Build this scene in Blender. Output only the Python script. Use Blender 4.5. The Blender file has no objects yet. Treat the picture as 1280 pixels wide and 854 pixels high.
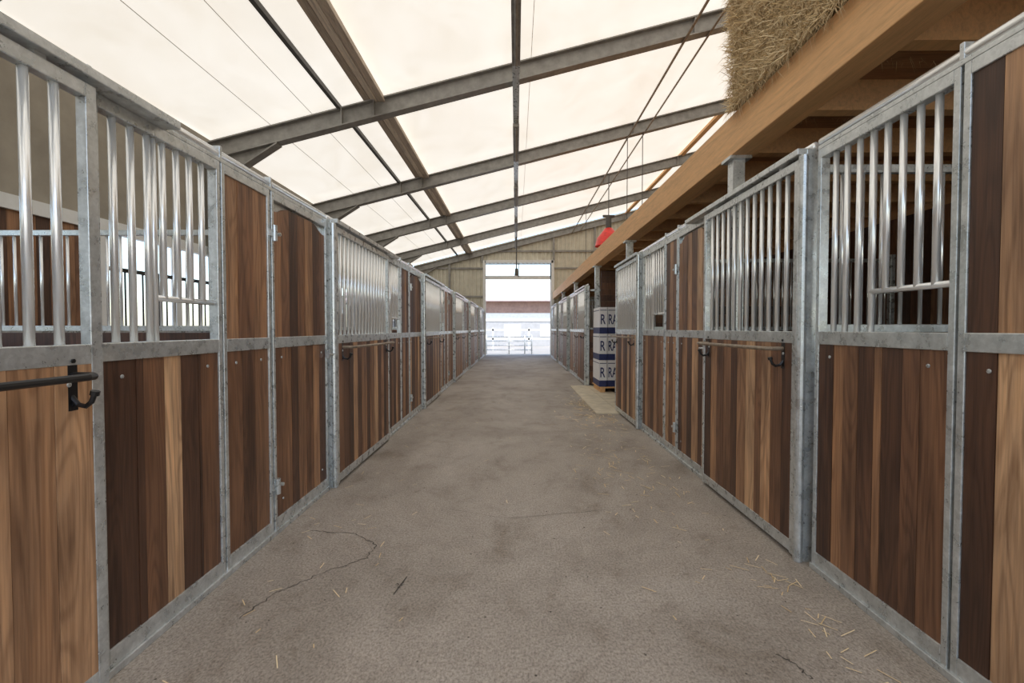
import bpy, math, random, bmesh
from mathutils import Vector, Matrix
random.seed(7)
R=random.random
def U(a,b): return a+(b-a)*random.random()
scene=bpy.context.scene

# ---------------------------------------------------------------- materials
def newmat(name):
    m=bpy.data.materials.new(name); m.use_nodes=True
    nt=m.node_tree; b=nt.nodes['Principled BSDF']
    return m,nt,b
def L(nt,a,b): nt.links.new(a,b)
def node(nt,t,**k):
    n=nt.nodes.new(t)
    for a,v in k.items(): setattr(n,a,v)
    return n
def ramp(nt,stops):
    r=node(nt,'ShaderNodeValToRGB')
    e=r.color_ramp.elements
    while len(e)<len(stops): e.new(0.5)
    for i,(p,c) in enumerate(stops):
        e[i].position=p; e[i].color=(c[0],c[1],c[2],1)
    return r
def mapping(nt,scale,tint=0):
    tc=node(nt,'ShaderNodeTexCoord'); mp=node(nt,'ShaderNodeMapping')
    mp.inputs['Scale'].default_value=scale
    L(nt,tc.outputs['Object'],mp.inputs['Vector'])
    if tint:
        at=node(nt,'ShaderNodeAttribute',attribute_name='tint')
        ml=node(nt,'ShaderNodeMath',operation='MULTIPLY'); ml.inputs[1].default_value=tint
        L(nt,at.outputs['Fac'],ml.inputs[0])
        ad=node(nt,'ShaderNodeVectorMath',operation='ADD')
        L(nt,mp.outputs[0],ad.inputs[0]); L(nt,ml.outputs[0],ad.inputs[1])
        return ad.outputs[0],at.outputs['Fac']
    return mp.outputs[0],None
def noise(nt,vec,scale,detail=4,rough=.55,dist=0):
    n=node(nt,'ShaderNodeTexNoise'); n.inputs['Scale'].default_value=scale
    n.inputs['Detail'].default_value=detail; n.inputs['Roughness'].default_value=rough
    n.inputs['Distortion'].default_value=dist
    if vec is not None: L(nt,vec,n.inputs['Vector'])
    return n
def mixc(nt,mode,fac,a,b):
    m=node(nt,'ShaderNodeMix',data_type='RGBA',blend_type=mode)
    if isinstance(fac,(int,float)): m.inputs[0].default_value=fac
    else: L(nt,fac,m.inputs[0])
    for i,v in ((6,a),(7,b)):
        if isinstance(v,tuple): m.inputs[i].default_value=(v[0],v[1],v[2],1)
        else: L(nt,v,m.inputs[i])
    return m.outputs[2]
def bump(nt,b,h,strength=.3,dist=.01):
    bp=node(nt,'ShaderNodeBump'); bp.inputs['Strength'].default_value=strength
    bp.inputs['Distance'].default_value=dist
    L(nt,h,bp.inputs['Height']); L(nt,bp.outputs[0],b.inputs['Normal'])

def wood_mat(name,stops,scale=(9,9,.7),rough=.55,grain=.75,rings=False):
    m,nt,b=newmat(name)
    v,t=mapping(nt,scale,37.0)
    n1=noise(nt,v,1.6,6,.6,1.2)
    v2,_=mapping(nt,(scale[0]*9,scale[1]*9,scale[2]*3),11.0)
    n2=noise(nt,v2,1.5,4,.6,.3)
    base=ramp(nt,stops); L(nt,t,base.inputs[0])
    g=ramp(nt,[(.32,(.42,.36,.32)),(.5,(1,1,1)),(.68,(1.32,1.26,1.15))]); L(nt,n1.outputs['Fac'],g.inputs[0])
    g2=ramp(nt,[(.3,(.62,.58,.55)),(.6,(1.12,1.12,1.12))]); L(nt,n2.outputs['Fac'],g2.inputs[0])
    c=mixc(nt,'MULTIPLY',grain,base.outputs[0],g.outputs[0])
    c=mixc(nt,'MULTIPLY',grain*.8,c,g2.outputs[0])
    if rings:
        v3,_=mapping(nt,(5,5,.55),23.0)
        n3=noise(nt,v3,1.1,2,.45,.4)
        ml=node(nt,'ShaderNodeMath',operation='MULTIPLY'); ml.inputs[1].default_value=95; L(nt,n3.outputs['Fac'],ml.inputs[0])
        sn=node(nt,'ShaderNodeMath',operation='SINE'); L(nt,ml.outputs[0],sn.inputs[0])
        mr=node(nt,'ShaderNodeMapRange'); mr.inputs[1].default_value=-1; mr.inputs[2].default_value=1; L(nt,sn.outputs[0],mr.inputs[0])
        g3=ramp(nt,[(0,(.66,.60,.55)),(.45,(1,1,1)),(1,(1.12,1.1,1.06))]); L(nt,mr.outputs[0],g3.inputs[0])
        c=mixc(nt,'MULTIPLY',.65,c,g3.outputs[0])
        v4,_=mapping(nt,(2.2,2.2,.9),5.0); n4=noise(nt,v4,1.3,3,.5)
        g4=ramp(nt,[(.35,(.76,.74,.73)),(.65,(1.32,1.30,1.24))]); L(nt,n4.outputs['Fac'],g4.inputs[0])
        c=mixc(nt,'MULTIPLY',.85,c,g4.outputs[0])
    L(nt,c,b.inputs['Base Color']); b.inputs['Roughness'].default_value=rough
    bump(nt,b,n2.outputs['Fac'],.25,.004)
    return m
M={}
M['plank']=wood_mat('hardwood_plank',[(0,(.058,.027,.016)),(.2,(.098,.046,.027)),(.42,(.185,.091,.049)),(.62,(.30,.160,.086)),(.8,(.44,.262,.150)),(1,(.64,.43,.26))],rough=.48,rings=True)
M['timber']=wood_mat('loft_timber',[(0,(.66,.36,.145)),(1,(.80,.48,.22))],(14,.8,14),.6,.3)
M['timberdark']=wood_mat('loft_board',[(0,(.34,.17,.075)),(1,(.50,.27,.125))],(.8,9,9),.7,.5)
M['purlin']=wood_mat('purlin_grey_wood',[(0,(.46,.38,.30)),(1,(.76,.67,.55))],(14,.8,14),.7,.6)

m,nt,b=newmat('galvanised_steel'); M['galv']=m
v,_=mapping(nt,(1,1,1)); vo=node(nt,'ShaderNodeTexVoronoi'); vo.inputs['Scale'].default_value=85; L(nt,v,vo.inputs['Vector'])
bwn=node(nt,'ShaderNodeRGBToBW'); L(nt,vo.outputs['Color'],bwn.inputs[0])
n=noise(nt,v,14,4,.6)
r=ramp(nt,[(.3,(.50,.53,.53)),(.5,(.63,.66,.66)),(.72,(.80,.83,.83))]); L(nt,n.outputs['Fac'],r.inputs[0])
c=mixc(nt,'MULTIPLY',.20,r.outputs[0],bwn.outputs[0]); L(nt,c,b.inputs['Base Color'])
b.inputs['Metallic'].default_value=.6
rr=ramp(nt,[(.35,(.24,.24,.24)),(.65,(.40,.40,.40))]); L(nt,n.outputs['Fac'],rr.inputs[0]); L(nt,rr.outputs[0],b.inputs['Roughness'])
m,nt,b=newmat('galvanised_bar'); M['bar']=m
b.inputs['Base Color'].default_value=(.90,.92,.92,1); b.inputs['Metallic'].default_value=.6; b.inputs['Roughness'].default_value=.22
def simple(name,col,rough=.6,metal=0,nscale=8,var=.25):
    m,nt,b=newmat(name); v,_=mapping(nt,(1,1,1)); n=noise(nt,v,nscale,5,.6)
    lo=tuple(x*(1-var) for x in col); hi=tuple(min(1,x*(1+var)) for x in col)
    r=ramp(nt,[(.3,lo),(.7,hi)]); L(nt,n.outputs['Fac'],r.inputs[0]); L(nt,r.outputs[0],b.inputs['Base Color'])
    b.inputs['Roughness'].default_value=rough; b.inputs['Metallic'].default_value=metal
    return m
M['beam']=simple('rafter_steel',(.28,.27,.25),.5,.2,6,.25)
M['dark']=simple('dark_steel',(.09,.085,.08),.5,.3)
M['black']=simple('black_coated_steel',(.012,.012,.013),.35,.2)
M['white']=simple('white_paint',(.78,.78,.76),.5,0,5,.06)
M['siding']=simple('corrugated_siding',(.62,.585,.48),.6,.1,3,.12)
M['panel']=simple('inner_wall_panel',(.34,.30,.24),.7,0,3,.15)
M['rust']=simple('worn_steel',(.30,.24,.18),.5,.5,18,.4)
M['red']=simple('red_enamel',(.75,.03,.02),.35)
M['navy']=simple('navy_print',(.02,.03,.12),.5)
M['bag']=simple('white_bag',(.84,.84,.86),.45,0,9,.05)
M['slab']=simple('light_slab',(.60,.53,.40),.85,0,5,.2)
M['sand']=simple('sunny_ground',(.40,.38,.35),.95,0,1.5,.15)
M['tile']=simple('pink_roof_tile',(.62,.50,.48),.8,0,4,.12)
M['brown']=simple('brown_cladding',(.30,.19,.15),.8,0,4,.2)
M['grey']=simple('grey_plaster',(.44,.44,.44),.8,0,4,.1)  # shadow on the lower yard wall, put into its grey colour
M['crack']=simple('crack_dark',(.09,.078,.065),1)

# concrete
m,nt,b=newmat('concrete_floor'); M['concrete']=m
v,_=mapping(nt,(1,.7,1))
n1=noise(nt,v,.55,7,.68,.6); n2=noise(nt,v,2.6,7,.72,.4); n3=noise(nt,v,95,3,.8); n4=noise(nt,v,34,5,.8); n5=noise(nt,v,9,3,.6,.5)
r1=ramp(nt,[(.32,(.262,.226,.188)),(.5,(.358,.315,.270)),(.68,(.445,.402,.354))]); L(nt,n1.outputs['Fac'],r1.inputs[0])
r2=ramp(nt,[(.3,(.66,.62,.57)),(.47,(.98,.98,.98)),(.68,(1.14,1.14,1.14))]); L(nt,n2.outputs['Fac'],r2.inputs[0])
r3=ramp(nt,[(.35,(.5,.48,.46)),(.5,(1,1,1)),(.66,(1.4,1.4,1.4))]); L(nt,n3.outputs['Fac'],r3.inputs[0])
r4=ramp(nt,[(.30,(.55,.53,.50)),(.42,(1,1,1)),(.7,(1.12,1.12,1.12))]); L(nt,n4.outputs['Fac'],r4.inputs[0])
r5=ramp(nt,[(.24,(.60,.56,.50)),(.33,(1,1,1))]); L(nt,n5.outputs['Fac'],r5.inputs[0])
c=mixc(nt,'MULTIPLY',.85,r1.outputs[0],r2.outputs[0]); c=mixc(nt,'MULTIPLY',.8,c,r3.outputs[0]); c=mixc(nt,'MULTIPLY',.75,c,r4.outputs[0]); c=mixc(nt,'MULTIPLY',.8,c,r5.outputs[0])
L(nt,c,b.inputs['Base Color']); b.inputs['Roughness'].default_value=.72
bump(nt,b,n3.outputs['Fac'],.45,.006)

# roof membrane: emission stands in for daylight through the fabric and lights the interior
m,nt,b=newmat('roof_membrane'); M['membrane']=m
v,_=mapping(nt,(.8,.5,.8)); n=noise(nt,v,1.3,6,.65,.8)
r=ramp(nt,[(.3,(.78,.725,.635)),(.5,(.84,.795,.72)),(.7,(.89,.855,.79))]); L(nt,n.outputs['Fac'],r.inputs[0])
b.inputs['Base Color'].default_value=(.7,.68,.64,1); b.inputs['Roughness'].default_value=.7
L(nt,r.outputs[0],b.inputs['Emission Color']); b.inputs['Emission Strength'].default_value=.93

# hay
m,nt,b=newmat('hay'); M['hay']=m
v,t=mapping(nt,(1,1,1),9.0); n=noise(nt,v,28,8,.75,2)
r=ramp(nt,[(.25,(.16,.105,.04)),(.45,(.46,.34,.16)),(.7,(.76,.61,.35))]); L(nt,n.outputs['Fac'],r.inputs[0])
L(nt,r.outputs[0],b.inputs['Base Color']); b.inputs['Roughness'].default_value=.9
bump(nt,b,n.outputs['Fac'],.9,.04)
m,nt,b=newmat('hay_strand'); M['strand']=m
at=node(nt,'ShaderNodeAttribute',attribute_name='tint')
r=ramp(nt,[(0,(.42,.28,.13)),(.5,(.75,.56,.30)),(1,(.94,.79,.52))]); L(nt,at.outputs['Fac'],r.inputs[0]); L(nt,r.outputs[0],b.inputs['Base Color']); b.inputs['Roughness'].default_value=.8

# ---------------------------------------------------------------- mesh builder
class MB:
    def __init__(s): s.v=[];s.f=[];s.t=[];s.m=[]
    def add(s,vs,fs,tint=.5,mat=0):
        o=len(s.v); s.v+= [tuple(p) for p in vs]
        for f in fs: s.f.append(tuple(i+o for i in f)); s.t.append(tint); s.m.append(mat)
    def box(s,x0,x1,y0,y1,z0,z1,tint=.5,mat=0):
        if x0>x1:x0,x1=x1,x0
        if y0>y1:y0,y1=y1,y0
        if z0>z1:z0,z1=z1,z0
        s.add([(x0,y0,z0),(x1,y0,z0),(x1,y1,z0),(x0,y1,z0),(x0,y0,z1),(x1,y0,z1),(x1,y1,z1),(x0,y1,z1)],
              [(0,3,2,1),(4,5,6,7),(0,1,5,4),(1,2,6,5),(2,3,7,6),(3,0,4,7)],tint,mat)
    def prism(s,poly,axis,a,b,tint=.5,mat=0):
        n=len(poly); vs=[]
        for c in (a,b):
            for p in poly:
                q=list(p); q.insert(axis,c); vs.append(q)
        fs=[tuple(range(n-1,-1,-1)),tuple(range(n,2*n))]+[(i,(i+1)%n,n+(i+1)%n,n+i) for i in range(n)]
        s.add(vs,fs,tint,mat)
    def tube(s,pts,r,n=8,tint=.5,mat=0,r2=None):
        pts=[Vector(p) for p in pts]; rings=[]
        up=None
        for i,p in enumerate(pts):
            if i==0: d=pts[1]-p
            elif i==len(pts)-1: d=p-pts[i-1]
            else: d=(pts[i+1]-p).normalized()+(p-pts[i-1]).normalized()
            d.normalize()
            if up is None:
                up=Vector((0,0,1)) if abs(d.z)<.9 else Vector((1,0,0))
            a=d.cross(up)
            if a.length<1e-4: a=d.cross(Vector((0,1,0)))
            a.normalize(); bb=a.cross(d).normalized(); up=bb
            rr=r if r2 is None else r+(r2-r)*i/(len(pts)-1)
            rings.append([p+a*math.cos(2*math.pi*k/n)*rr+bb*math.sin(2*math.pi*k/n)*rr for k in range(n)])
        vs=[q for g in rings for q in g]; fs=[]
        for i in range(len(rings)-1):
            for k in range(n):
                fs.append((i*n+k,(i+1)*n+k,(i+1)*n+(k+1)%n,i*n+(k+1)%n))
        fs.append(tuple(range(n))); fs.append(tuple((len(rings)-1)*n+k for k in range(n-1,-1,-1)))
        s.add(vs,fs,tint,mat)
    def build(s,name,mats,parent=None,smooth=False,bevel=0):
        me=bpy.data.meshes.new(name); me.from_pydata(s.v,[],s.f)
        for mm in mats: me.materials.append(M[mm])
        a=me.attributes.new('tint','FLOAT','FACE'); a.data.foreach_set('value',s.t)
        me.polygons.foreach_set('material_index',s.m)
        if smooth: me.polygons.foreach_set('use_smooth',[True]*len(me.polygons))
        me.update()
        o=bpy.data.objects.new(name,me); scene.collection.objects.link(o)
        if parent: o.parent=parent
        if bevel:
            bm=o.modifiers.new('bevel','BEVEL'); bm.width=bevel; bm.segments=2; bm.limit_method='ANGLE'
        return o
def empty(name):
    e=bpy.data.objects.new(name,None); scene.collection.objects.link(e); return e

XL=1.56; XR=1.66; YB=-6.0; YE=24.0
XLO=-5.1; XRO=8.0
def roofz(x): return 5.68+.25*x

# ---------------------------------------------------------------- floor / ground
g=MB(); g.box(XLO,XRO,YB,YE+.4,-.12,0); g.build('floor',['concrete'])
g=MB(); g.box(-60,60,-40,90,-.4,-.125); g.build('ground',['sand'])

# ---------------------------------------------------------------- roof membrane
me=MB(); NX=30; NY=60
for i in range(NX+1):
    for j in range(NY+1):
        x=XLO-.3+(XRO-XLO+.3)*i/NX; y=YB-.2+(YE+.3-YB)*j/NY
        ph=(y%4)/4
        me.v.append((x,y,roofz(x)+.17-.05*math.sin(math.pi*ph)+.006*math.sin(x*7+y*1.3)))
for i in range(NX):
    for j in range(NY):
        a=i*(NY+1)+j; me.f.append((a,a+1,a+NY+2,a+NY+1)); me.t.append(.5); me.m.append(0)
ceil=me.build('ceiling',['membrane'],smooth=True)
sm=MB()
for x in (-4.1,-3.4,.25):
    sm.tube([(x,YB,roofz(x)+.09),(x,YE,roofz(x)+.09)],.004,5)
sm.build('trim_roof_cables',['rust'])

# ---------------------------------------------------------------- rafters
def rafter(y):
    e=empty('roof_rafter'); 
    b=MB(); h=.30; w=.09; tf=.022
    x0=XLO+.02; x1=XRO-.02
    z0=roofz(x0);z1=roofz(x1)
    for (za,zb,ww) in ((-h,-h+tf,w),(-h+tf,-tf,.008),(-tf,0,w)):
        b.prism([(x0,z0+za),(x1,z1+za),(x1,z1+zb),(x0,z0+zb)],1,y-ww,y+ww)
    for x in (-2.86,-2.33,0,2.9,5.3):
        z=roofz(x); b.box(x-.01,x+.01,y-w+.005,y+w-.005,z-h+tf,z-tf)
    hl=1.15; hd=.45
    b.prism([(x0,z0-h),(x0,z0-h-hd),(x0+hl,roofz(x0+hl)-h)],1,y-.008,y+.008)
    b.prism([(x0,z0-h-hd-.02),(x0,z0-h-hd),(x0+hl,roofz(x0+hl)-h),(x0+hl+.02,roofz(x0+hl+.02)-h-.02)],1,y-w,y+w)
    b.build('rafter_beam',['beam'],e)
    c=MB()
    c.box(XLO+.02,XLO+.05,y-.09,y+.09,0,z0-h); c.box(XLO+.05,XLO+.2,y-.008,y+.008,0,z0-h); c.box(XLO+.2,XLO+.23,y-.09,y+.09,0,z0-h)
    c.build('column',['beam'],e)
for k in range(-1,7): rafter(min(4*k, YE-.12))

p=MB(); x=-2.33
for k,(a,bb) in enumerate(((-.17,-.06),(-.05,.05),(.06,.17))):
    p.box(x+a,x+bb,YB,YE-.1,roofz(x)-.02,roofz(x)+.05,(.1,.95,.35)[k])
p.build('roof_purlin',['purlin'])
p=MB(); x=5.45
p.box(x-.07,x+.07,YB,YE-.1,roofz(x)-.02,roofz(x)+.06,.9); p.build('roof_purlin',['timber'])
p=MB(); x=-2.9; p.box(x-.03,x+.03,YB,YE-.1,roofz(x)-.02,roofz(x)+.05); p.build('roof_purlin',['dark'])
e=empty('trim_roof_conduit')  # conduit pipes and drop wires below the rafters, not trim
for x,rr in ((2.75,.022),(3.15,.018)):
    p=MB(); p.tube([(x,YB,roofz(x)-.325),(x,YE-.1,roofz(x)-.325)],rr,8); p.build('pipe',['rust'],e,smooth=True)
for (x,y) in ((2.75,12),(3.15,12.1),(2.75,19)):
    b=MB(); b.tube([(x,y,roofz(x)-.3),(x,y,3.9)],.010,6); b.build('drop_wire',['dark'],e)
# centre rail with light tubes
e=empty('light_rail'); p=MB(); zr=roofz(0)-.40
p.box(-.055,.055,YB,YE-1,zr,zr+.06)
p.box(-.012,.012,YB,YE-1,zr-.05,zr)
for k in range(-1,7):
    y=min(4*k,YE-.12); 
    if y<YE-1: p.box(-.02,.02,y-.02,y+.02,zr+.06,zr+.10)
p.build('rail',['galv'],e)
p=MB()
for k in range(0,6):
    y=4*k+1.2
    p.box(-.06,.06,y,y+1.9,zr-.11,zr-.05)
    p.tube([(0,y+.05,zr-.13),(0,y+1.85,zr-.13)],.02,8)
p.build('tube_fixture',['beam'],e)
p=MB(); p.tube([(.02,20.5,zr-.02),(.02,20.5,3.9)],.025,8); p.tube([(.02,20.5,3.9),(.02,20.5,3.6)],.06,10,r2=.09); p.build('hanging_pull',['dark'],e)

# ---------------------------------------------------------------- building walls
def corrugated(b,x0,x1,z0f,z1f,y,pitch=.2,d=.03):
    n=int((x1-x0)/pitch); pts=[]
    for i in range(n):
        a=x0+(x1-x0)*i/n; w=(x1-x0)/n
        pts+=[(a,y),(a+w*.4,y),(a+w*.5,y-d),(a+w*.9,y-d)]
    pts.append((x1,y)); vs=[];fs=[]
    for (px,py) in pts:
        vs.append((px,py,z0f(px))); vs.append((px,py,z1f(px)))
    for i in range(len(pts)-1): fs.append((2*i,2*i+2,2*i+3,2*i+1))
    b.add(vs,fs)
DX0,DX1,DH=-1.55,1.75,4.6
def endwall(name,y,sgn):
    b=MB(); top=lambda x: roofz(x)+.08
    corrugated(b,XLO,DX0,lambda x:0,top,y); corrugated(b,DX1,XRO,lambda x:0,top,y); corrugated(b,DX0,DX1,lambda x:DH,top,y)
    w=b.build(name,['siding'])
    s=w.modifiers.new('sol','SOLIDIFY'); s.thickness=.01
    t=MB(); yy=y-sgn*.02
    for x in (DX0-.09,DX1+.0): t.box(x,x+.14,yy-sgn*.14,yy-sgn*.02,0,DH+.12,.5,1)
    t.box(DX0,DX1+.1,yy-sgn*.14,yy-sgn*.02,DH,DH+.14,.5,1)
    for x in (-3.3,DX0-.12,DX1+.12,3.9,6.2): t.box(x-.05,x+.05,yy-sgn*.12,yy-sgn*.015,0 if abs(x)>2 else DH,roofz(x)-.05)
    for z in (2.9,4.3): 
        t.box(XLO+.1,DX0-.1,yy-sgn*.08,yy-sgn*.015,z,z+.08); t.box(DX1+.15,XRO-.1,yy-sgn*.08,yy-sgn*.015,z,z+.08)
    t.box(DX0,XRO-.1,yy-sgn*.08,yy-sgn*.015,5.15,5.23)
    t.build('trim_'+name,['beam','white'])
endwall('wall_far',YE,1)
b=MB(); b.box(DX0,DX1,YE+.02,YE+.06,DH-.80,DH-.62); b.box(DX0,DX1,YE+.02,YE+.05,DH-.06,DH)
for x in (DX0,.1,DX1-.05): b.box(x,x+.05,YE+.02,YE+.06,DH-.7,DH)
for x in (DX0,DX1-.04): b.box(x,x+.04,YE+.02,YE+.08,0,DH)
b.build('door_1',['white'])

# left outer wall: planks, barred window band with boarded bays, panel above
b=MB(); y=YB
b.box(XLO-.08,XLO-.02,YB,YE,0,.15)
while y<YE:
    b.box(XLO-.08,XLO-.04,y,min(y+.145,YE),.15,1.25,R(),1); y+=.15
b.box(XLO-.1,XLO,YB,YE,1.25,1.32); b.box(XLO-.1,XLO,YB,YE,2.55,2.7,.5,2)
y=YB; k2=0
while y<YE:
    b.box(XLO-.09,XLO-.01,y,y+.12,1.32,2.55,.5,2)
    if k2%3==2:      # closed boarded bay
        for q in range(8): b.box(XLO-.07,XLO-.04,y+.12+q*.15,y+.265+q*.15,1.32,2.55,R()*.6,1)
    else:
        for k in range(1,8): b.tube([(XLO-.05,y+.12+k*.15,1.32),(XLO-.05,y+.12+k*.15,2.1)],.012,6,.5,4)
        b.box(XLO-.07,XLO-.03,y+.12,y+1.32,2.08,2.13,.5,4)
    y+=1.32; k2+=1
b.box(XLO-.08,XLO-.04,YB,YE,2.7,roofz(XLO)+.1,.5,3)
b.build('wall_left',['galv','plank','white','panel','black'])
b=MB(); b.box(XRO,XRO+.1,YB,YE,0,roofz(XRO)+.1); b.build('wall_right',['siding'])

# ---------------------------------------------------------------- stall fronts
def rack(b,s,X,ya,yb,z,mat):
    o=-s
    xs=s*X; r=.0125; out=.11
    def P(d,y,zz): return (xs+o*d,y,zz)
    pts=[P(0,ya,z),P(out*.7,ya,z),P(out*.93,ya+.02,z),P(out,ya+.05,z),P(out,yb-.05,z),P(out*.93,yb-.02,z),P(out*.7,yb,z),P(0,yb,z)]
    b.tube(pts,r,10,.5,mat)
    for y in (ya,yb):
        b.box(xs,xs+o*.012,y-.018,y+.018,z-.12,z+.07,.5,1)
        b.tube([P(.005,y,z-.07),P(.03,y,z-.10),P(.055,y,z-.105),P(.075,y,z-.09),P(.085,y,z-.065)],.0085,8,.5,1)
        b.tube([P(.085,y,z-.067),P(.089,y,z-.052)],.014,8,.5,1)
        for dz in (-.1,.05): b.tube([P(.012,y,z+dz),P(.018,y,z+dz)],.008,6,.5,1)

def planks(b,xc,y0,y1,z0,z1,arch=0,w=.125,spec=None):
    if spec: ws=[q[0] for q in spec]; n=len(ws)
    else:
        n=max(1,round((y1-y0)/w)); ws=[U(.7,1.35) for _ in range(n)]
    t=sum(ws); y=y0
    prev=R()
    for i in range(n):
        d=(y1-y0)*ws[i]/t; tn=R()
        if abs(tn-prev)<.15: tn=(tn+.4)%1
        prev=tn
        tn=.04+.9*tn**1.15
        if spec: tn=spec[i][1]+U(-.02,.02)
        def zt(yy):
            if not arch: return z1
            u=abs((yy-y0)/(y1-y0)-.5)*2
            return z1-.015-arch*max(0,min(1,(u-.55)/.3))
        off=U(-.002,.002)
        b.prism([(y+.0015,z0),(y+d-.0015,z0),(y+d-.0015,zt(y+d-.0015)),(y+d/2,zt(y+d/2)),(y+.0015,zt(y+.0015))],0,xc-.017+off,xc+.017+off,tn)
        y+=d

def stall_front(side,sections,zm,zt,xback=5.0):
    s=side; X=XL if s<0 else XR
    e=empty('horse_stall')
    fr=MB(); br=MB(); pl=MB(); fit=MB(); o=-s
    def fbox(d0,d1,y0,y1,z0,z1): fr.box(s*X+o*d0,s*X+o*d1,y0,y1,z0,z1)
    Y0=sections[0][1]; Y1=sections[-1][2]
    for sec in sections:
        tp,ya,yb=sec[:3]; lo=sec[3] if len(sec)>3 else None; hi=sec[4] if len(sec)>4 else None
        sh=.055 if tp=='door' else 0.
        d0,d1=(-.05,0) if not sh else (.01,.05)
        pw=.03 if tp!='door' else .045
        ztt=zt if tp!='door' else zt-.015
        zmm=zm
        fbox(d0,d1,ya+.002,ya+pw,.02,ztt); fbox(d0,d1,yb-pw,yb-.002,.02,ztt)
        a=ya+pw; c=yb-pw
        for z0,z1 in ((.03,.10),(zmm-.055,zmm+.015),(ztt-.05,ztt)):
            fbox(d0,d1,a,c,z0,z1)
        xm=s*X+o*(d0+d1)/2
        planks(pl,xm,a,c,.10,zmm-.055,0,spec=lo)
        for yy in (a+.09,c-.09):
            fr.tube([(xm+o*.017,yy,zmm-.12),(xm+o*.023,yy,zmm-.12)],.009,8)
            if tp=='hinged': fr.tube([(xm+o*.017,yy,.2),(xm+o*.023,yy,.2)],.009,8)
        zl=zmm+.015; zh=ztt-.05
        if tp in('solid','hinged'):
            planks(pl,xm,a,c,zl,zh,.055 if tp=='hinged' else 0,spec=hi)
            if tp=='hinged':
                fbox(d0-.002,d1-.03 if d1>d0+.03 else d1,a,c,zh-.075,zh)
                for zz in (.32,1.95):
                    yy=ya if s<0 else yb
                    fit.tube([(s*X+o*.02,yy,zz-.05),(s*X+o*.02,yy,zz+.05)],.016,10)
                    fit.box(s*X,s*X+o*.012,yy-.04,yy+.05,zz-.02,zz+.02)
                    fit.tube([(s*X+o*.012,yy+.045,zz),(s*X+o*.035,yy+.045,zz)],.012,8)
                yy=yb-.02 if s<0 else ya+.02
                fit.box(s*X,s*X+o*.03,yy-.025,yy+.02,zm-.17,zm-.10,.5,0)
                fit.tube([(s*X+o*.04,yy-.05,zm-.14),(s*X+o*.04,yy+.06,zm-.14)],.008,8,.5,0)
        else:
            n=max(3,round((c-a)/ (.098 if tp=='door' else .092))); 
            fa,fb=None,None
            if tp=='window':
                fa,fb=(a+(c-a)*.42,c) if s<0 else (a,a+(c-a)*.55)
                zf=zl+.19
                br.tube([(xm,fa,zf),(xm,fb,zf)],.014,8)
                br.tube([(xm,fa if s<0 else fb,zl),(xm,fa if s<0 else fb,zh)],.014,8)
            for i in range(1,n):
                y=a+(c-a)*i/n; zb=zl
                if fa is not None and fa-.02<y<fb+.02: zb=zf
                br.tube([(xm,y,zb),(xm,y,zh)],.0145,10)
        if tp=='door':
            rack(fit,s,X-.055+.018,ya+.14,yb-.12,zm-.09,2)
            fbox(.0,.075,ya-.03,min(yb+.4,Y1),zt,zt+.035)
            for yy in (ya+.2,yb-.2): fit.box(s*X+o*.02,s*X+o*.045,yy-.02,yy+.02,zt-.03,zt+.02)
    fr.box(s*(X+.06),s*X-s*.025,Y0-.035,Y0+.0,0,zt+.03)
    fr.tube([(s*X+o*.035,Y0-.02,0),(s*X+o*.035,Y0-.02,zt)],.026,12)
    br.tube([(s*(X+.025),Y0-.03,zt+.045),(s*(X+.025),Y1,zt+.045)],.024,12)
    fr.box(s*(X+.05),s*X,Y0,Y1,zt,zt+.022)
    for yy in [q[1] for q in sections[1:]]:
        fr.box(s*(X+.045),s*X,yy-.01,yy+.01,zt+.02,zt+.085)
    fr.box(s*(X+.05),s*X-s*.012,Y0,Y1,0,.03)
    yy=Y0-.01
    x0=s*(X+.08); x1=s*xback
    z=.05
    while z<1.30:
        pl.box(x0,x1,yy-.018,yy+.018,z,z+.136,R()*.5); z+=.14
    for zz in (1.32,zt-.1): fr.box(x0,x1,yy-.02,yy+.02,zz,zz+.045)
    n=int(abs(x1-x0)/.11)
    for i in range(1,n):
        xx=x0+(x1-x0)*i/n; br.tube([(xx,yy,1.36),(xx,yy,zt-.1)],.011,6)
    fr.box(x1-s*.06,x1,yy-.03,yy+.03,0,zt)
    fr.build('frame',['galv'],e,bevel=.003)
    br.build('bars',['bar'],e,smooth=True)
    pl.build('planks',['plank'],e)
    fit.build('fittings',['galv','black','black' if (s<0 and Y0<3) else 'rust'],e)
    return e
near_door=[(1,.3),(1,.8),(1,.5),(1.1,.85),(.9,.7),(1,.8),(1,.74),(.95,.84),(.95,.74),(1,.66),(.95,.78)]
near_win=[(1.0,.12),(.25,.14),(.75,.36),(.65,.86),(.75,.14),(.12,.05),(.85,.36)]
near_sol=[(1,.40),(.9,.28),(1,.52)]
near_sol_u=[(.8,.68),(1,.40),(1,.62)]
near_hin=[(.8,.36),(1,.48),(.8,.10),(1,.56),(1,.38),(.8,.64),(1,.16)]
near_hin_u=[(.8,.58),(.9,.44),(1,.10),(.9,.42),(1,.68),(1,.16),(.8,.46)]
for k in range(6):
    o=3.97*k+.02
    if k==0:
        sec=[('door',o+.04,o+1.72,near_door),('window',o+1.75,o+2.52,near_win),('solid',o+2.53,o+3.03,near_sol,near_sol_u),('hinged',o+3.05,o+3.94,near_hin,near_hin_u)]
    else:
        sec=[('door',o+.04,o+1.72),('window',o+1.75,o+2.52),('solid',o+2.53,o+3.03),('hinged',o+3.05,o+3.94)]
    stall_front(-1,sec,1.27,2.22)
stall_front(-1,[('window',-2.3,-1.4),('solid',-1.4,-.9),('hinged',-.9,-.03)],1.27,2.22)
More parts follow.
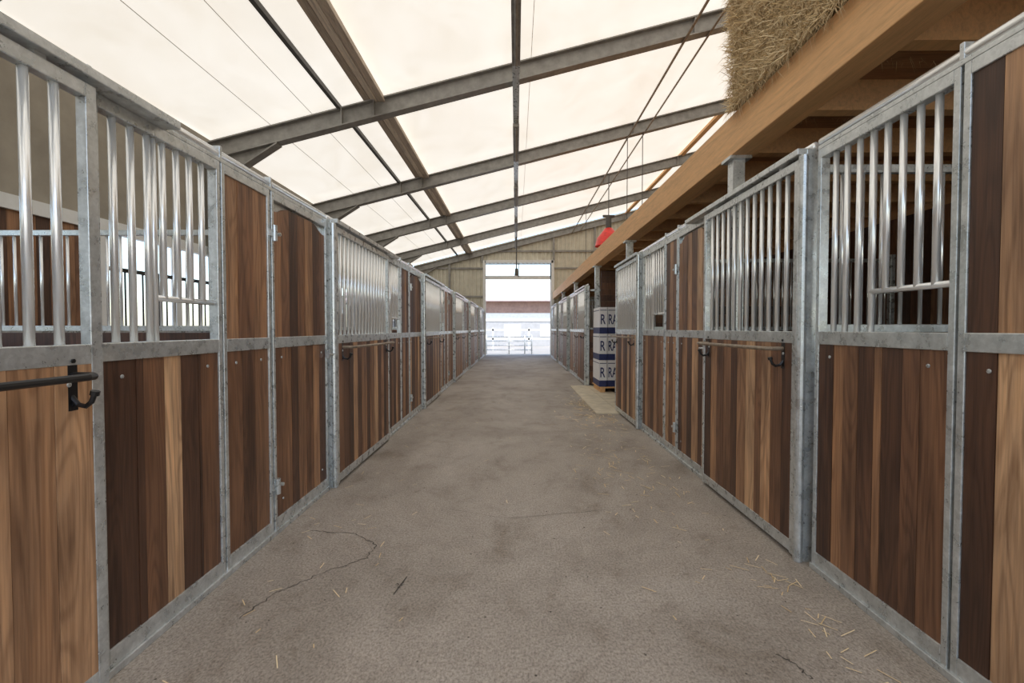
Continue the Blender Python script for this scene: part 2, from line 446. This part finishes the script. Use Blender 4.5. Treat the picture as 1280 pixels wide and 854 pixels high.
def rsec(o,near=False):
    d=[(.8,.16),(1,.36),(.9,.78),(.7,.45),(1,.88),(1,.64),(.8,.16),(1,.48),(1,.28),(.9,.66),(1,.10)] if near else None
    return [('door',o+.05,o+1.43,d),('hinged',o+1.45,o+2.24),('solid',o+2.25,o+2.66),('window',o+2.67,o+3.62)]
rw=[(1,.40),(.7,.30),(.9,.08),(.35,.58),(.8,.20),(.8,.46),(.6,.62),(.9,.12)]
stall_front(1,[('solid',.72,1.15),('solid',1.16,1.82,[(1,.2),(1,.6),(1.15,.84),(.75,.08)],[(1,.2),(1,.6),(1.15,.80),(.75,.06)]),('window',1.83,2.68,rw)],1.31,2.32)
stall_front(1,rsec(2.72,True),1.31,2.32)
stall_front(1,[('door',6.43,7.8)],1.31,2.32)
for k in range(3):
    stall_front(1,rsec(11.25+3.9*k),1.31,2.32)
b=MB(); y=.5
while y<YE-.2:
    if not(7.9<y<11.1): b.box(5.05,5.09,y,y+.146,0,2.8,R()*.6)
    y+=.15
b.build('wall_stall_rear',['plank'])
b=MB()
z=.03
while z<2.3: b.box(XR+.05,5.0,7.86,7.90,z,z+.136,R()*.6); z+=.14
b.build('stall_end_partition',['plank'])

# ---------------------------------------------------------------- hay loft
e=empty('hay_loft'); b=MB()
XB=1.80
b.box(XB,XB+.20,-2.5,YE-.4,2.79,3.12,.5)
b.build('main_beam',['timber'],e,bevel=.006)
b=MB(); b.box(5.15,5.33,-2.5,YE-.4,2.76,3.09,.6)
y=-2.3
while y<YE-.6:
    b.box(XB+.2,5.15,y,y+.10,2.88,3.09,R()); y+=.82
b.build('joists',['timber'],e)
b=MB(); y=-2.5
while y<YE-.5:
    b.box(XB+.2,5.4,y,y+.196,3.09,3.12,R()); y+=.2
b.build('deck',['timberdark'],e)
b=MB()
for y in (.4,4.15,8.0,11.18,15.1,19.1):
    b.box(XB+.03,XB+.13,y-.05,y+.05,0,2.79); b.box(XB-.01,XB+.17,y-.09,y+.09,2.765,2.79)
b.build('loft_posts',['galv'],e)
# boarded side of the next stall block, seen above the stacked boxes
b=MB(); z=.02
while z<2.6: b.box(XB+.16,5.0,11.12,11.16,z,z+.136,R()*.35); z+=.14
b.build('side_boards',['plank'],e)

def bale(x0,x1,y0,y1,z0,z1,nst):
    e=empty('hay_bale')
    bm=bmesh.new(); bmesh.ops.create_cube(bm,size=1)
    bmesh.ops.subdivide_edges(bm,edges=bm.edges[:],cuts=14,use_grid_fill=True)
    for v in bm.verts:
        p=v.co
        q=Vector((p.x*(x1-x0),p.y*(y1-y0),p.z*(z1-z0)))
        n=Vector((p.x**5,p.y**5,p.z**5)); n.normalize()
        f=math.sin(q.x*13+q.z*9)*.008+math.sin(q.y*17+q.z*23)*.010+U(-.012,.012)
        v.co=q-n*.015+n*f
    me=bpy.data.meshes.new('bale_core'); bm.to_mesh(me); bm.free(); me.materials.append(M['hay'])
    ob=bpy.data.objects.new('bale_core',me); scene.collection.objects.link(ob); ob.parent=e
    ob.location=((x0+x1)/2,(y0+y1)/2,(z0+z1)/2)
    s=MB()
    for i in range(nst):
        if R()<.75: p=Vector((x0+U(-.01,.02),U(y0,y1),U(z0,z1))); out=Vector((-1,0,0))
        else: p=Vector((U(x0,x1),y1 if R()<.5 else y0,U(z0,z1))); out=Vector((0,1 if p.y>y0+.1 else -1,0))
        d=Vector((U(-1,1)*(1-abs(out.x)),U(-1,1)*(1-abs(out.y)),U(-1.2,.8)))+out*U(-.1,.38)
        if d.length<.1: continue
        d.normalize(); l=U(.05,.17); w=d.cross(out+Vector((.1,.1,.1)))
        w.normalize(); w*=.0024
        md=p+d*l*.5+out*U(0,.02); q=p+d*l+Vector((0,0,-U(0,.03)))
        s.add([p-w,p+w,md+w,q,md-w],[(0,1,2,4),(4,2,3)],R())
    s.build('strands',['strand'],e)
for (ya,yb) in ((2.35,3.2),(3.2,4.05)):
    for i,z in enumerate((3.13,3.57,4.01,4.45)):
        j=U(-.025,.025)
        bale(1.79+j-.015*i,3.1+j,ya+j,yb+j*.5,z+.005,z+.44,5200 if i<3 else 2500)

# ---------------------------------------------------------------- red lamp above loft
e=empty('red_heat_lamp'); b=MB()
cx,cy,cz=2.87,15.0,3.98
prof=[(.02,.50),(.12,.47),(.20,.36),(.36,.16),(.42,-.08)]
n=24; vs=[];fs=[]
for (r,z) in prof:
    for k in range(n): a=2*math.pi*k/n; vs.append((cx+r*math.cos(a),cy+r*math.sin(a),cz+z))
for i in range(len(prof)-1):
    for k in range(n): fs.append((i*n+k,i*n+(k+1)%n,(i+1)*n+(k+1)%n,(i+1)*n+k))
b.add(vs,fs); b.build('shade',['red'],e,smooth=True)
b=MB(); b.tube([(cx,cy,cz+.46),(cx,cy,cz+.85)],.09,12); b.tube([(cx-.18,cy,cz+.85),(cx+.18,cy,cz+.85)],.04,8); b.tube([(cx,cy,cz+.85),(cx,cy,roofz(cx)-.3)],.014,6); b.build('stem',['dark'],e)

# ---------------------------------------------------------------- storage bay
b=MB()
for j in range(6):
    for i in range(2):
        b.box(1.26+.39*i+.004,1.26+.39*(i+1)-.004,7.5+.62*j,7.5+.62*(j+1)-.008,0,.012,R())
b.build('floor_slabs',['slab'])
e=empty('feed_box_stack'); b=MB(); tb=[]
H=.55
for col,(x0,x1) in enumerate(((1.735,1.895),(1.91,2.36),(2.38,2.85))):
    for i in range(3):
        z=.13+i*(H+.004); dx=U(-.006,.006); y0=10.0+.03*col
        b.box(x0+dx,x1+dx,y0,y0+.8,z+.13,z+H,.5,0)
        b.box(x0+dx,x1+dx,y0,y0+.8,z,z+.13,.5,1)
        b.box(x0+dx+.01,x1+dx-.01,y0-.003,y0,z+.48,z+.495,.5,1)
        b.box(x0+dx-.003,x0+dx,y0+.02,y0+.78,z+.48,z+.495,.5,1)
        tb.append((x0+dx+.012,y0-.004,z+.20,'R' if col==0 else 'RAFF',col))
b.build('boxes',['bag','navy'],e,bevel=.006)
b=MB()
for x in (1.76,2.2,2.72): b.box(x,x+.1,10.0,10.85,0,.10,.8)
for k in range(6): b.box(1.73,2.87,10.0+.15*k,10.1+.15*k,.10,.128,R())
b.build('pallet',['timber'],e)
for (x,y,z,t,col) in tb:
    cu=bpy.data.curves.new('print','FONT'); cu.body=t; cu.size=.29; cu.extrude=.001; cu.offset=.004
    cu.materials.append(M['navy']); ob=bpy.data.objects.new('print',cu); scene.collection.objects.link(ob)
    ob.rotation_euler=(math.radians(90),0,0); ob.location=(x,y,z); ob.scale=(.62 if col==0 else .5,1,1); ob.parent=e
b=MB()
for z in (.1,.9,1.7,2.4): b.box(3.6,4.9,8.3,11.0,z,z+.04,R())
for x in (3.6,4.84):
    for y in (8.3,10.94): b.box(x,x+.06,y,y+.06,0,2.7,R())
b.box(4.9,4.94,8.2,11.1,0,2.75,.2)
b.build('storage_shelf',['plank'])

# ---------------------------------------------------------------- floor details
def flo(px,py): 
    y=1.34*600/(py-412); return ((px-645)/600*y,y)
def crack(name,pix,w=.006):
    pts=[flo(*p) for p in pix]; out=[]
    for a,c in zip(pts[:-1],pts[1:]):
        for k in range(10):
            t=k/10; out.append((a[0]+(c[0]-a[0])*t+U(-.012,.012),a[1]+(c[1]-a[1])*t+U(-.012,.012)))
    out.append(pts[-1]); b=MB(); vs=[];fs=[]
    for i,p in enumerate(out):
        q=out[min(i+1,len(out)-1)]; o=out[max(i-1,0)]
        d=Vector((q[0]-o[0],q[1]-o[1])).normalized(); ww=w*U(.15,.7)
        vs+=[(p[0]-d.y*ww,p[1]+d.x*ww,.0015),(p[0]+d.y*ww,p[1]-d.x*ww,.0015)]
    for i in range(len(out)-1): fs.append((2*i,2*i+1,2*i+3,2*i+2))
    b.add(vs,fs); b.build(name,['crack'])
crack('floor_crack',[(385,668),(440,672),(468,686),(455,703),(400,722),(340,748),(292,782)],.006)
crack('floor_crack',[(975,825),(1000,838),(1018,856)],.006)
crack('floor_crack',[(560,640),(640,652),(760,640)],.003)
b=MB()
def strawbit(x,y,l,ww=.0022):
    a=U(0,math.pi); d=Vector((math.cos(a),math.sin(a),0))*l; 
    if abs(x+d.x)>1.5: d.x=-d.x
    w=Vector((-d.y,d.x,0)).normalized()*ww
    p=Vector((x,y,.004)); q=p+d+Vector((0,0,U(0,.006)))
    b.add([p-w,p+w,q+w,q-w],[(0,1,2,3)],R()*.7+.3)
for i in range(260):
    y=U(1.2,14); x=random.choice([-1,1])*(1.45-abs(random.gauss(0,.35))) if R()<.75 else U(-1.3,1.4)
    if abs(x)<1.46: strawbit(x,y,U(.02,.08))
for i in range(90): strawbit(min(1.45,random.gauss(1.0,.25)),random.gauss(4.6,.7),U(.03,.11),.0028)
for i in range(240): strawbit(min(1.48,random.gauss(1.22,.22)),random.gauss(7.9,.9),U(.05,.16),.005)
for i in range(40): strawbit(min(1.48,1.40+random.gauss(0,.06)),U(1.6,2.8),U(.03,.10))
b.build('straw_litter',['strand'])
b=MB()
for i in range(260):
    x=U(-1.4,1.5); y=1.1+U(0,1)**2*9; r=U(.002,.0065)
    b.add([(x+r*math.cos(k*1.257)*U(.7,1.3),y+r*math.sin(k*1.257)*U(.7,1.3),.001) for k in range(5)]+[(x,y,r*.7)],[(k,(k+1)%5,5) for k in range(5)])
b.build('mud_crumbs',['crack'])
b=MB(); lx,ly=flo(499,738)
for k in range(6):
    a=U(0,6.28); c=(lx+U(-.01,.01),ly+U(-.05,.07)); d=U(.008,.015)
    b.add([(c[0],c[1],.004),(c[0]+d*math.cos(a+.4),c[1]+d*math.sin(a+.4),.012),(c[0]+2*d*math.cos(a),c[1]+2*d*math.sin(a),.006),(c[0]+d*math.cos(a-.4),c[1]+d*math.sin(a-.4),.010)],[(0,1,2,3)])
b.tube([(lx-.015,ly-.09,.004),(lx,ly,.006),(lx+.012,ly+.08,.004)],.0025,5)
b.build('dry_twig',['crack'])

# ---------------------------------------------------------------- outside
e=empty('yard_building'); b=MB()
b.box(-14,14,40,47,-.12,1.95,.5,3)
b.box(-14.02,14.02,39.95,47,1.95,2.65,.5,2)
b.box(-14.04,14.04,39.9,47,2.65,3.75,.5,1)
b.prism([(39.2,3.7),(43.5,5.55),(47.8,3.7),(47.8,3.6),(39.2,3.6)],0,-14.5,14.5,.5,0)
for x in range(-13,14,3): b.box(x,x+1.4,39.96,39.99,.7,1.7,.5,2)
b.build('building',['tile','brown','white','grey'],e)
e=empty('yard_gate'); b=MB()
for z in (.25,.5,.75,1.0): b.tube([(-1.7,27.5,z-.12),(.9,27.5,z-.12)],.025,8)
for x in (-1.7,-.4,.5,.9): b.tube([(x,27.5,-.125),(x,27.5,1.0)],.035,8)
b.build('gate',['galv'],e,smooth=True)
e=empty('paddock_fence'); b=MB()
for k in range(14): b.box(-16+k*2.4,-15.88+k*2.4,32,32.12,-.125,1.4)
for z in (.6,1.2): b.box(-16,16,32,32.05,z,z+.12)
b.build('fence',['white'],e)
b=MB()
for k in range(160):
    b.box(-13.05,-13.0,-20+.3*k,-20+.3*k+.28,-.125,1.25,R())
b.build('yard_board_fence',['plank'])

# ---------------------------------------------------------------- light
w=bpy.data.worlds.new('World'); scene.world=w; w.use_nodes=True
nt=w.node_tree; bg=nt.nodes['Background']; sk=nt.nodes.new('ShaderNodeTexSky')
sk.sky_type='NISHITA'; sk.sun_disc=False; sk.sun_elevation=math.radians(52); sk.sun_rotation=math.radians(160)
nt.links.new(sk.outputs[0],bg.inputs[0]); bg.inputs[1].default_value=.36
sd=bpy.data.lights.new('sun','SUN'); sd.energy=4.2; sd.angle=.01; sd.color=(1,.95,.88)
so=bpy.data.objects.new('sun',sd); scene.collection.objects.link(so); so.rotation_euler=(math.radians(28),0,math.radians(10))

# ---------------------------------------------------------------- camera
cd=bpy.data.cameras.new('camera'); co=bpy.data.objects.new('camera',cd); scene.collection.objects.link(co)
cd.sensor_width=36; cd.lens=36*600/1280; cd.clip_start=.02; cd.clip_end=300
co.location=(0,0,1.34); co.rotation_euler=(math.radians(90)-math.atan(16/600),0,math.atan(5/600))
scene.camera=co
scene.view_settings.view_transform='Standard'
scene.view_settings.look='None'
scene.view_settings.exposure=.12
scene.view_settings.gamma=1.03
